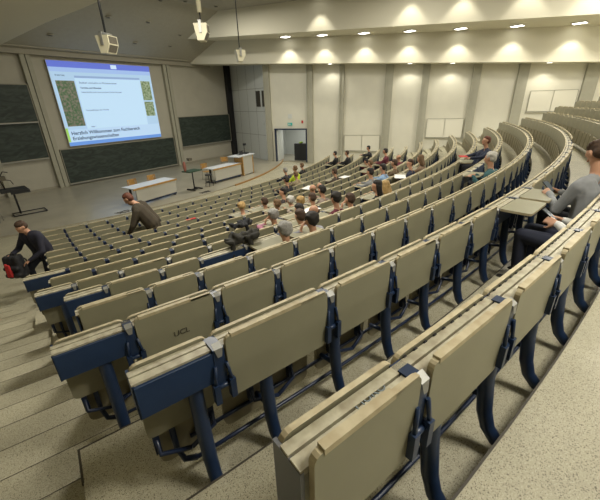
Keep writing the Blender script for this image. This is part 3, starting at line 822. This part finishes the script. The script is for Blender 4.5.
# coats dropped over rows, bag on the floor
def coat(label, k, arc_, s, z, L, Wd, Ht, color, seed):
    q = random.Random(seed); caps = []
    for i in range(26):
        x = (q.random()-.5)*L; y = (q.random()-.5)*Wd; zz = q.random()*Ht*(1-abs(x)/L*1.2)
        a = q.random()*PI; l = .05+.06*q.random()
        caps.append(((x, y, zz*.4), .035+.025*q.random(), (x+l*math.cos(a), y+l*math.sin(a)*.6, max(0, zz+(q.random()-.4)*.06)), .018+.022*q.random(), 0))
    caps += [((-L*.45, 0, -.02), .05, (L*.45, 0, -.02), .05, 0), ((-L*.45, -.05, -.06), .04, (-L*.55, -.10, -.22), .035, 0), ((L*.1, -.09, -.03), .045, (L*.15, -.15, -.20), .035, 0)]
    p, a = pos(k, arc_, s, z)
    o = link('coat', remeshed('coat', caps, .013, [cloth(color)], 5), None, tuple(p), a)
    o.scale = (.82,)*3; tag(o, label, 'coat'); return o
coat('black coat heaped on the seat backs, farther one of the two dropped coats', 8, -6.5, -.02, ZT[8]+.02, .40, .20, .10, (.013, .014, .017), 3)
coat('dark olive coat heaped on the seat backs, nearer one of the two dropped coats', 10, -7.7, -.04, ZT[10]+.03, .50, .22, .10, (.026, .024, .018), 5)
p, a = pos(14, -5.75, -.42, ZF[14])
bg = empty('handbag', tuple(p), a); tag(bg, 'black bag with a small red tag on the floor under the phone users', 'bag')
link('bag_body', remeshed('bag_body', [((-.16, 0, .05), .08, (.16, 0, .05), .08, 0), ((-.15, 0, .18), .07, (.15, 0, .20), .06, 0), ((-.1, 0, .26), .05, (.1, .0, .25), .05, 0)], .014, [cloth(BLK)]), bg)
tg_ = MB(); tg_.box(.04, .08, -.09, -.082, .15, .19); tg_.build('red_tag', M['red'], bg)
# papers
def sheet(label, k, arc_, s, dz, w_, h_, rz=0, m_=None):
    p, a = pos(k, arc_, s, ZT[k]+dz); q = MB(); q.box(-w_/2, w_/2, -h_/2, h_/2, 0, .006)
    o = q.build('paper', m_ or M['paper'], None, tuple(p), a+rz); tag(o, label, 'paper'); return o
sheet('white and pink sheets on a desk left of the yellow top', 4, -1.35, .2, .0, .5, .28, .2)
sheet('white sheets in front of the person bending over papers', 5, .1, -.02, .005, .4, .25, -.1)
sheet('white newspaper on the desk beside the navy suit', 8, -1.15, .21, .0, .5, .3, .4)
sheet('white sheet on the ledge right of the black coat', 8, -5.05, .2, .0, .45, .25, .1)
sheet('red folder held by the lounging person in the suit', 11, -.45, -.62, -.06, .30, .2, .4, M['red'])
sheet('red leaflet on the seats beside the brown coat person', 4, -5.55, .03, .0, .25, .08, 0, M['red'])

# ------------------------------------------------------------------ projection screen and boards
ps = empty('projection_screen', (0, 0, 0)); ps.location = (11.32, YF-.14, 4.10)
tag(ps, 'large projected computer desktop glowing blue on the front wall', 'projection screen')
def rect(mb, x0, x1, z0, z1, y, mi=0): mb.add([(x0, y, z0), (x1, y, z0), (x1, y, z1), (x0, y, z1)], [(0, 1, 2, 3)], mi)
def pscr(u0, u1, v0, v1): return (-2.82+5.64*u0, -2.82+5.64*u1, 2.06-4.12*v1, 2.06-4.12*v0)
def scr_mat(name, c, s=1.0):
    return mat(name, tuple(x*.2 for x in c), .9, emit=c, estr=s)
fb = MB(); fb.box(-2.84, 2.84, -.0, .14, -2.08, 2.08); fb.build('screen_frame', M['wall_front'], ps)
sc_items = [('image_area', (0, 1, 0, 1), (.42, .60, .78), .0), ('menu_bar', (0, 1, 0, .07), (.13, .18, .62), .001), ('browser_bar', (0, 1, .07, .12), (.35, .50, .80), .001),
            ('window', (.20, .86, .16, .80), (.52, .72, .90), .003), ('window_title', (.20, .86, .16, .185), (.28, .40, .62), .004), ('tab', (.57, .63, .012, .06), (.6, .75, .95), .002),
            ('photo_left', (.03, .19, .22, .76), None, .002), ('photo_right', (.865, .975, .20, .46), None, .002), ('photo_low', (.865, .975, .48, .68), None, .002),
            ('status_bar', (0, 1, .955, 1), (.14, .30, .70), .002), ('green_bar', (0.0, .02, .78, .95), (.35, .62, .12), .002), ('caption_area', (.02, 1, .80, .955), (.48, .66, .86), .0015)]
def pixel_mat(name, c1, c2, sc):
    mt = bpy.data.materials.new(name); mt.use_nodes = True; nt = mt.node_tree; b = nt.nodes['Principled BSDF']
    tc = nt.nodes.new('ShaderNodeTexCoord'); v = nt.nodes.new('ShaderNodeTexNoise'); v.inputs['Scale'].default_value = sc; v.inputs['Detail'].default_value = 8
    cr = nt.nodes.new('ShaderNodeValToRGB'); cr.color_ramp.elements[0].position = .4; cr.color_ramp.elements[0].color = (*c1, 1); cr.color_ramp.elements[1].position = .62; cr.color_ramp.elements[1].color = (*c2, 1)
    nt.links.new(tc.outputs['Object'], v.inputs['Vector']); nt.links.new(v.outputs[0], cr.inputs[0]); nt.links.new(cr.outputs[0], b.inputs['Emission Color']); b.inputs['Emission Strength'].default_value = 1
    b.inputs['Base Color'].default_value = (.02, .02, .02, 1); return mt
for nm, (u0, u1, v0, v1), c_, dy in sc_items:
    q = MB(); x0, x1, z0, z1 = pscr(u0, u1, v0, v1); rect(q, x0, x1, z0, z1, -.005-dy)
    mt = scr_mat('screen_'+nm, c_) if c_ else pixel_mat('screen_'+nm, (.03, .10, .03) if 'left' in nm else (.10, .16, .05), (.20, .17, .13) if 'left' in nm else (.38, .45, .30), 9)
    q.build(nm, mt, ps)
t_ = None
TX = scr_mat('screen_ink', (.03, .07, .16), .6)
def stext(body, u, v, size, bold=0):
    x0, x1, z0, z1 = pscr(u, u, v, v); o = text(body, (x0, -.012, z0), size, TX, ps, name='writing', bold=bold); o.rotation_euler = (PI/2, 0, 0); return o
stext('Herzlich Willkommen zum Fachbereich', .04, .865, .25, .004)
stext('Erziehungswissenschaften', .04, .93, .25, .004)
stext('Internet', .04, .17, .14); stext('Studium und Lehre im Wintersemester', .23, .25, .13); stext('Termine und Hinweise', .23, .31, .12, .003)
stext('Liebe Studierende, bitte beachten Sie die Hinweise', .23, .36, .11); stext('Veranstaltungen der Woche', .23, .58, .11)
stext('Seite 1', .24, .785, .1)
area_light('screen_glow_light', (11.32, YF-.4, 4.1), 5.2, 26, (.55, .72, 1.0), (R(90), 0, PI), sy=3.9)

def board(name, x0, x1, z0, z1, y, label, halves=None):
    o = empty(name, ((x0+x1)/2, y, z0)); tag(o, label, 'chalkboard')
    q = MB(); q.box(-(x1-x0)/2, (x1-x0)/2, -.05, YF-y, 0, z1-z0)
    q.build('writing_surface', M['chalk'], o)
    f = MB(); hw = (x1-x0)/2
    f.box(-hw-.03, hw+.03, -.07, .0, -.04, 0.0); f.box(-hw-.03, hw+.03, -.07, 0, z1-z0, z1-z0+.04); f.box(-hw-.03, -hw, -.07, 0, 0, z1-z0); f.box(hw, hw+.03, -.07, 0, 0, z1-z0)
    f.build('frame', M['beam'], o)
    tr = MB(); tr.box(-hw, hw, -.14, -.05, -.06, -.03); tr.build('chalk_tray', M['steel'], o)
    return o
board('chalkboard', 7.95, 15.02, .12, 1.90, YF-.12, 'wide dark green chalkboard below the projected image')
board('chalkboard', 15.72, 20.5, 1.22, 3.15, YF-.08, 'dark green chalkboard right of the projected image, above a bare wall strip')
board('chalkboard', 2.4, 7.35, 3.38, 5.02, YF-.16, 'upper dark chalkboard at the left edge')
board('chalkboard', 2.4, 7.35, 1.62, 3.34, YF-.08, 'lower dark chalkboard at the left edge, beneath another one')
# small black loudspeaker high on the left
q = MB(); q.box(-.12, .12, -.2, 0, 0, .3); o = q.build('wall_speaker', M['plastic_dark'], None, (6.35, YF-.02, 5.95), 0, .01)
tag(o, 'small black box mounted high on the wall at the upper left edge', 'wall speaker')

# ------------------------------------------------------------------ stage furniture
def stage_table(x0, y0, length, depth, label, rz=0, h=.76):
    o = empty('table', (x0, y0, 0), rz); tag(o, label, 'table')
    q = MB(); q.box(0, length, 0, depth, h-.03, h); q.build('table_top', M['table_white'], o)
    q = MB(); q.box(-.012, length+.012, -.03, 0, h-.075, h); q.build('wood_edge', M['wood'], o)
    q = MB(); q.box(.12, length-.04, .02, .05, .14, h-.07); q.build('modesty_panel', M['modesty'], o)
    for lx in (.12, length-.10):
        q = MB(); q.box(lx-.03, lx+.03, .08, depth-.08, 0, .05); q.box(lx-.025, lx+.025, depth/2-.05, depth/2+.05, .05, h-.03); q.build('leg', M['black'], o)
    q = MB(); q.box(.10, length-.06, .03, .07, .06, .14); q.build('base_rail', M['navy'], o)
    return o
stage_table(7.40, 13.70, 2.30, .80, 'white table with wooden front edge standing alone on the stage', R(6))
stage_table(12.1, 14.05, 2.25, .75, 'white table with wooden front edge joined to the lectern', R(3), .78)
def wood_chair(x, y, rz, label):
    o = empty('chair', (x, y, 0), rz); tag(o, label, 'chair')
    q = MB(); q.prism([(-.20, -.2), (.20, -.2), (.18, .2), (-.18, .2)], .02, lambda u, v, t: (u, v, .44+t)); q.build('seat', M['wood'], o, bevel=.008)
    q = MB()
    n = 8
    for i in range(n):
        a0, a1 = -1+2*i/n, -1+2*(i+1)/n
        P = [(a*.23, .20+.05*(1-a*a)+d, z) for z in (.60, .88) for d in (0, .018) for a in (a0, a1)]
        q.add(P, [(0, 1, 5, 4), (2, 3, 7, 6), (4, 5, 7, 6), (0, 1, 3, 2)])
    q.build('backrest', M['wood'], o)
    for sx in (-1, 1):
        for yy in (-.18, .20):
            l = MB(); l.tube([(sx*.17, yy*.9, .44), (sx*.20, yy*1.1, 0)], .012, 6); l.build('leg', M['steel'], o)
        l = MB(); l.tube([(sx*.17, .18, .44), (sx*.17, .22, .80)], .012, 6); l.build('back_post', M['steel'], o)
    return o
wood_chair(8.25, 15.0, R(5), 'honey wood chair behind the lone white table, left one of its pair')
wood_chair(9.3, 15.1, R(5), 'honey wood chair behind the lone white table, right one of its pair')
wood_chair(12.75, 15.35, 0, 'honey wood chair behind the table beside the lectern')
wood_chair(14.9, 16.1, R(-30), 'wooden chair standing behind the lectern')
wood_chair(3.35, 16.6, R(60), 'wooden chair at the far left edge beside the dark trolley')
# lectern
lc = empty('lectern', (14.95, 14.55, 0), R(6)); tag(lc, 'tall white lectern with wooden edges next to the long table', 'lectern')
q = MB(); q.box(-.46, .46, -.3, -.27, .04, 1.08); q.build('front_panel', M['modesty'], lc)
for sx in (-1, 1): q = MB(); q.box(sx*.48-.03, sx*.48+.03, -.32, .3, 0, 1.1); q.build('side_panel', M['wood'], lc)
q = MB(); q.box(-.95, .62, -.38, .40, 1.10, 1.15); q.build('lectern_top', M['table_white'], lc)
q = MB(); q.tube([(.58, -.2, 0), (.58, -.2, 1.1)], .02, 6); q.build('support_post', M['steel'], lc)
def laptop(x, y, z, rz, label):
    o = empty('laptop', (x, y, z), rz); tag(o, label, 'laptop')
    q = MB(); q.box(-.17, .17, -.12, .12, 0, .02); q.build('keyboard_base', M['plastic_dark'], o)
    q = MB(); q.box(-.17, .17, .12, .135, .02, .24); q.build('lid', M['plastic_dark'], o)
    return o
laptop(14.72, 14.62, 1.15, R(185), 'dark laptop open on top of the lectern')
pr = empty('document_camera', (15.25, 14.65, 1.15), R(20)); tag(pr, 'dark document camera with arm standing on the lectern', 'document camera')
q = MB(); q.box(-.2, .2, -.16, .16, 0, .07); q.build('base', M['plastic_dark'], pr)
q = MB(); q.tube([(.12, .1, .07), (.12, .1, .45), (.0, .0, .52)], .018, 8); q.build('arm', M['plastic_dark'], pr)
q = MB(); q.box(-.12, .04, -.07, .07, .48, .60); q.build('camera_head', M['plastic_dark'], pr)
# trolley with green top and stool
tr = empty('overhead_projector_trolley', (10.75, 14.0, 0), R(5)); tag(tr, 'overhead projector trolley with dark green top left of the long table', 'trolley')
q = MB(); q.box(-.45, .35, -.28, .28, .92, .97); q.build('shelf_top', M['green'], tr)
q = MB(); q.tube([(-.05, 0, .92), (-.05, 0, .06)], .03, 8); q.build('post', M['black'], tr)
q = MB(); q.box(-.3, .25, -.03, .03, .02, .07); q.box(-.3, -.24, -.28, .28, .02, .07); q.box(.19, .25, -.28, .28, .02, .07); q.build('foot', M['black'], tr)
q = MB(); q.tube([(-.3, .1, .97), (-.3, .1, 1.45), (-.15, .0, 1.5)], .015, 6); q.build('projector_arm', M['steel'], tr)
q = MB(); q.box(-.2, .0, -.08, .08, 1.44, 1.56); q.build('projector_head', M['grille'], tr)
q = MB(); q.ball((-.42, .05, 1.2), .08, .08, .25); q.build('hanging_cloth', mat('reddish_cloth', (.30, .12, .09), .8), tr)
def stool(x, y, lab):
    o = empty('stool', (x, y, 0)); tag(o, lab, 'stool')
    q = MB(); q.tube([(0, 0, .56), (0, 0, .61)], .18, 16); q.build('seat', M['plastic_dark'], o)
    for i in range(4):
        a = PI/4+i*PI/2; l = MB(); l.tube([(.12*math.cos(a), .12*math.sin(a), .56), (.2*math.cos(a), .2*math.sin(a), 0)], .012, 6); l.build('leg', M['black'], o)
    q = MB(); q.tube([(.17*math.cos(2*PI*i/16), .17*math.sin(2*PI*i/16), .22) for i in range(17)], .01, 5); q.build('foot_ring', M['black'], o)
stool(11.65, 13.95, 'dark round stool at the left end of the long table')
# dark trolley with equipment at the left edge
tr = empty('equipment_trolley', (4.4, 16.95, 0), R(-10)); tag(tr, 'dark equipment trolley with tangled lamp arm at the left edge of the stage', 'trolley')
q = MB(); q.tube([(-.1, 0, 0.05), (-.1, 0, 1.0)], .035, 8); q.build('post', M['black'], tr)
q = MB(); q.box(-.5, .35, -.3, .3, .98, 1.08); q.box(-.2, .42, -.25, .2, .88, .98); q.build('shelf_top', M['plastic_dark'], tr)
q = MB()
for a_, b_ in (((-.35, -.3, .04), (.75, -.3, .04)), ((-.35, .3, .04), (.75, .3, .04)), ((-.35, -.3, .04), (-.35, .3, .04)), ((.75, -.3, .04), (.75, .3, .04))): q.tube([a_, b_], .022, 6)
q.build('foot', M['black'], tr)
q = MB(); q.tube([(-.3, 0, 1.08), (-.38, 0, 1.5), (-.2, 0, 1.75), (-.05, 0, 1.7)], .02, 6); q.tube([(-.38, 0, 1.5), (-.05, .05, 1.38), (-.0, .05, 1.22)], .015, 6); q.build('lamp_arm', M['black'], tr)
q = MB(); q.box(-.48, -.18, -.12, .12, 1.42, 1.58); q.build('projector_head', M['grille'], tr)
# cables on the floor
q = MB(); q.tube([(6.6+.26*math.sin(i*.9)+i*.008, 13.5+.16*math.cos(i*1.3), .008) for i in range(20)], .006, 5)
o = q.build('cable', M['black']); tag(o, 'thin dark cable lying in loops on the stage floor left of the lone table', 'cable')
q = MB(); q.tube([(10.6+.28*math.sin(i*.9), 13.1+.12*math.cos(i*1.3), .012) for i in range(14)], .012, 5)
o = q.build('cable', M['black']); tag(o, 'short dark cable loop on the floor below the green-topped trolley', 'cable')

# ------------------------------------------------------------------ things on the right wall
def wallbox(mb, s0, s1, z0, z1, o0, o1, org, mi=0):
    c = W((s0+s1)/2, (o0+o1)/2, (z0+z1)/2)-org; mb.obox(c, (d3, n3, U), abs(s1-s0)/2, abs(o1-o0)/2, (z1-z0)/2, mi)
def whiteboard(s0, s1, z0, z1, lab):
    org = W((s0+s1)/2, 0, z0); o = empty('whiteboard', tuple(org)); tag(o, lab, 'whiteboard')
    mid = (s0+s1)/2
    for a, b in ((s0, mid-.02), (mid+.02, s1)):
        q = MB(); wallbox(q, a, b, z0, z1, .02, .06, org); q.build('panel', M['board_white'], o)
    q = MB(); wallbox(q, s0-.05, s1+.05, z0-.07, z0-.02, .0, .10, org); q.build('bottom_rail', M['pillar'], o)
    q = MB(); wallbox(q, s0-.03, s0, z0, z1, 0, .07, org); wallbox(q, s1, s1+.03, z0, z1, 0, .07, org); wallbox(q, s0, s1, z1, z1+.03, 0, .07, org); q.build('frame', M['pillar'], o)
whiteboard(3.98, 6.25, .85, 1.80, 'low white double board on the right wall, nearest the door')
whiteboard(9.02, 11.0, 1.72, 2.75, 'white double board in the middle of the right wall')
whiteboard(14.1, 16.2, 3.08, 4.08, 'high white double board on the right wall above the back rows')
for s0, s1, lab in ((-2.90, -2.42, 'dark wall vent left of another one near the front corner'), (-2.12, -1.80, 'narrow dark wall vent right of the wider one near the front corner')):
    t0 = Vector((0, 0, 0)); c0 = pA+dd*0
    l0 = (-1.43-s0); l1 = (-1.43-s1)
    q = MB(); ctr = pA+dd*((l0+l1)/2); q.obox(Vector((0, 0, 0)), (dd, -nn, U), (l0-l1)/2, .03, .51)
    for i in range(9): q.obox(Vector((0, 0, -.44+i*.11))-nn*.035, (dd, -nn, U), (l0-l1)/2-.03, .012, .02)
    o = q.build('wall_vent', mat('vent_dark', (.05, .045, .035), .7), None, tuple(ctr-nn*.03+U*4.18)); tag(o, lab, 'vent')
def wall_item(name, s, z, hw, hh, m_, lab, cat):
    q = MB(); q.obox(Vector((0, 0, 0)), (d3, n3, U), hw, .012, hh); o = q.build(name, m_, None, tuple(W(s, .02, z))); tag(o, lab, cat)
wall_item('round_sign', .14, 3.02, .14, .14, M['grey_panel'], 'pale grey sign above the green sign over the door', 'sign')
ex = empty('exit_sign', tuple(W(.12, .02, 2.52))); tag(ex, 'green exit sign on the wall above the doorway', 'sign')
q = MB(); q.obox(Vector((0, 0, 0)), (d3, n3, U), .17, .015, .09); q.build('sign_plate', M['teal'], ex)
q = MB(); q.obox(Vector(nW.to_3d())*.018+Vector((0, 0, 0)), (d3, n3, U), .07, .003, .018); q.obox(Vector(nW.to_3d())*.018-d3*.09, (d3, n3, U), .02, .003, .05); q.build('arrow_mark', M['paper'], ex)
wall_item('fire_alarm_box', 1.02, 2.66, .06, .09, M['red'], 'small red alarm box right above the doorway', 'alarm')
# dark cabinet in the corridor with a green bag on top
cbp = W(.62, -.9, 0)
cbn = empty('cabinet', tuple(cbp)); tag(cbn, 'black cabinet in the corridor beyond the open doorway', 'cabinet')
q = MB(); q.obox(Vector((0, 0, .58)), (d3, n3, U), .50, .25, .58); q.build('body', M['plastic_dark'], cbn)
q = MB(); q.obox(n3*.255+Vector((0, 0, .58)), (d3, n3, U), .01, .008, .54); q.obox(n3*.26+Vector((0, 0, .6))+d3*.08, (d3, n3, U), .012, .012, .08); q.build('door', M['black'], cbn)
q = MB(); q.ball((0, 0, .07), .22, .12, .07); o = q.build('cloth_bundle', mat('green_yellow_cloth', (.25, .38, .04), .8), None, tuple(cbp+Vector((-.1, 0, 1.16)))); tag(o, 'yellow-green cloth on top of the black corridor cabinet', 'cloth')

# ------------------------------------------------------------------ lamps
def square_lamp(s, off, z, size, power, label, spot=R(95), lampoff=0):
    pz = W(s, off, z)
    o = empty('ceiling_downlight', tuple(pz), -th); tag(o, label, 'ceiling light', 'square downlights along the right wall' if size > .3 else 'small downlights under the lower step')
    q = MB(); q.box(-size*.42, size*.42, -size/2, size/2, -.016, -.006); q.build('diffuser', M['lamp'], o)
    f = MB(); hs_ = size*.42
    f.box(-hs_-.03, hs_+.03, -size/2-.03, -size/2, -.02, .02); f.box(-hs_-.03, hs_+.03, size/2, size/2+.03, -.02, .02); f.box(-hs_-.03, -hs_, -size/2, size/2, -.02, .02); f.box(hs_, hs_+.03, -size/2, size/2, -.02, .02)
    f.build('trim_frame', M['pillar'], o)
    d = bpy.data.lights.new('downlight_beam', 'SPOT'); d.energy = power; d.color = (1, .95, .80); d.spot_size = spot; d.spot_blend = .45; d.shadow_soft_size = .10
    l = bpy.data.objects.new('downlight_beam', d); col.objects.link(l); l.parent = o; l.location = (lampoff, 0, -.06)
    return o
order = ['first', 'second', 'third', 'fourth', 'fifth', 'sixth', 'seventh', 'eighth']
for i, s in enumerate((.64, 2.88, 5.25, 7.65, 10.1, 12.6, 15.1, 17.8)):
    zz = lerpz(s, 1.55)
    square_lamp(s, 1.55, zz, .52, 170, 'square ceiling light in the upper step, %s from the stage side' % order[i], lampoff=-.0)
for i, s in enumerate((3.09, 7.74, 9.98, 14.5)):
    square_lamp(s, .6, zf2b(s)-.0, .26, 70, 'small light under the lower step above the right wall, %s from the stage side' % order[i], R(120))
# lamps in the main ceiling that wash the upper step
for i, s in enumerate((3.2, 7.7, 10.0, 12.6, 15.1)):
    square_lamp(s, 3.55, CEIL, .36, 190, 'downlight recessed in the main ceiling close to the upper step, %s from the stage' % order[i], R(80))
# unlit round cans in the ceiling
CANS = [(53, 18), (50, 35), (108, 17), (148, 22), (135, 43), (170, 46), (180, 35), (160, 0), (185, 1), (216, 6)]
fpx = lambda px, py: (rx*((px-300)/F_PX)+dn*((py-250)/F_PX)+fw)
cn = Vector((0, -(6.55-CEIL), (20.9-16.75))).normalized()
for i, (px, py) in enumerate(CANS):
    v = fpx(px, py); P0 = Vector((0, 16.75, CEIL)); C0 = Vector((0, 0, H))
    t = (P0-C0).dot(cn)/v.dot(cn); P = C0+v*t
    if P.y < 16.75: t = (CEIL-H)/v.z; P = C0+v*t
    q = MB(); q.tube([(0, 0, -.03), (0, 0, .02)], .13, 14); 
    o = empty('recessed_can_light', tuple(P)); tag(o, 'unlit round ceiling can, number %s group in the dim sloping ceiling' % order[i % 8], 'ceiling light', 'unlit cans in the sloping ceiling')
    o['label'] = 'unlit round recessed can in the dim ceiling above the stage'
    q.build('rim', M['beam'], o); q2 = MB(); q2.tube([(0, 0, -.036), (0, 0, -.028)], .09, 14); q2.build('dark_inside', M['dark_gap'], o)

# hanging loudspeakers
def hanging_speaker(loc, rz, top, label, sc=1.0, white=False, pole=False):
    o = empty('hanging_speaker', loc, rz); tag(o, label, 'loudspeaker')
    w2, d2, h2 = .24*sc, .22*sc, .25*sc
    q = MB()
    q.add([(-w2, -d2, h2), (w2, -d2, h2), (w2, d2, h2), (-w2, d2, h2), (-w2, -d2*.35, -h2), (w2, -d2*.35, -h2), (w2, d2*.6, -h2), (-w2, d2*.6, -h2), (-w2, -d2, -.0), (w2, -d2, 0)],
          [(0, 1, 2, 3), (4, 7, 6, 5), (2, 6, 7, 3), (0, 3, 7, 4, 8), (1, 9, 5, 6, 2), (0, 8, 9, 1), (8, 4, 5, 9)])
    q.build('housing', M['cream'], o)
    q = MB(); q.box(-w2*.8, w2*.8, -d2-.008, -d2, .02*sc, h2-.03*sc); q.add([(-w2*.8, -d2*.97-.008, -.015), (w2*.8, -d2*.97-.008, -.015), (w2*.8, -d2*.42-.01, -h2+.02), (-w2*.8, -d2*.42-.01, -h2+.02)], [(0, 1, 2, 3)]); q.build('grille', M['grille'], o)
    q = MB(); q.box(-w2-.02, -w2, -.03, .03, -.02, h2+.09*sc); q.box(w2, w2+.02, -.03, .03, -.02, h2+.09*sc); q.box(-w2-.02, w2+.02, -.03, .03, h2+.07*sc, h2+.09*sc); q.build('yoke', M['steel'], o)
    q = MB(); q.tube([(0, 0, h2+.08*sc), (0, 0, top-loc[2])], .016, 6); q.tube([(.03, 0, h2+.08*sc), (.06, 0, top-loc[2])], .007, 5); q.build('cable', M['plastic_dark'], o)
    if pole:
        q = MB(); q.tube([(0, 0, h2+.22), (0, 0, h2+1.5)], .05, 8); q.box(-.08, -.03, -.05, .05, h2+.5, h2+1.2); q.build('white_tube', M['cream'], o)
    return o
hanging_speaker((4.6, 8.2, 5.14), R(25), CEIL-2.25, 'cream loudspeaker hanging from a cable in front of the projected image', .66)
hanging_speaker((6.15, 6.92, 5.40), R(38), CEIL, 'cream loudspeaker on a thick white pole, middle one of the three hanging', .66, pole=True)
hanging_speaker((9.25, 8.73, 5.32), R(55), CEIL, 'cream loudspeaker hanging on a cable above the lectern side, furthest right of the three', .66)
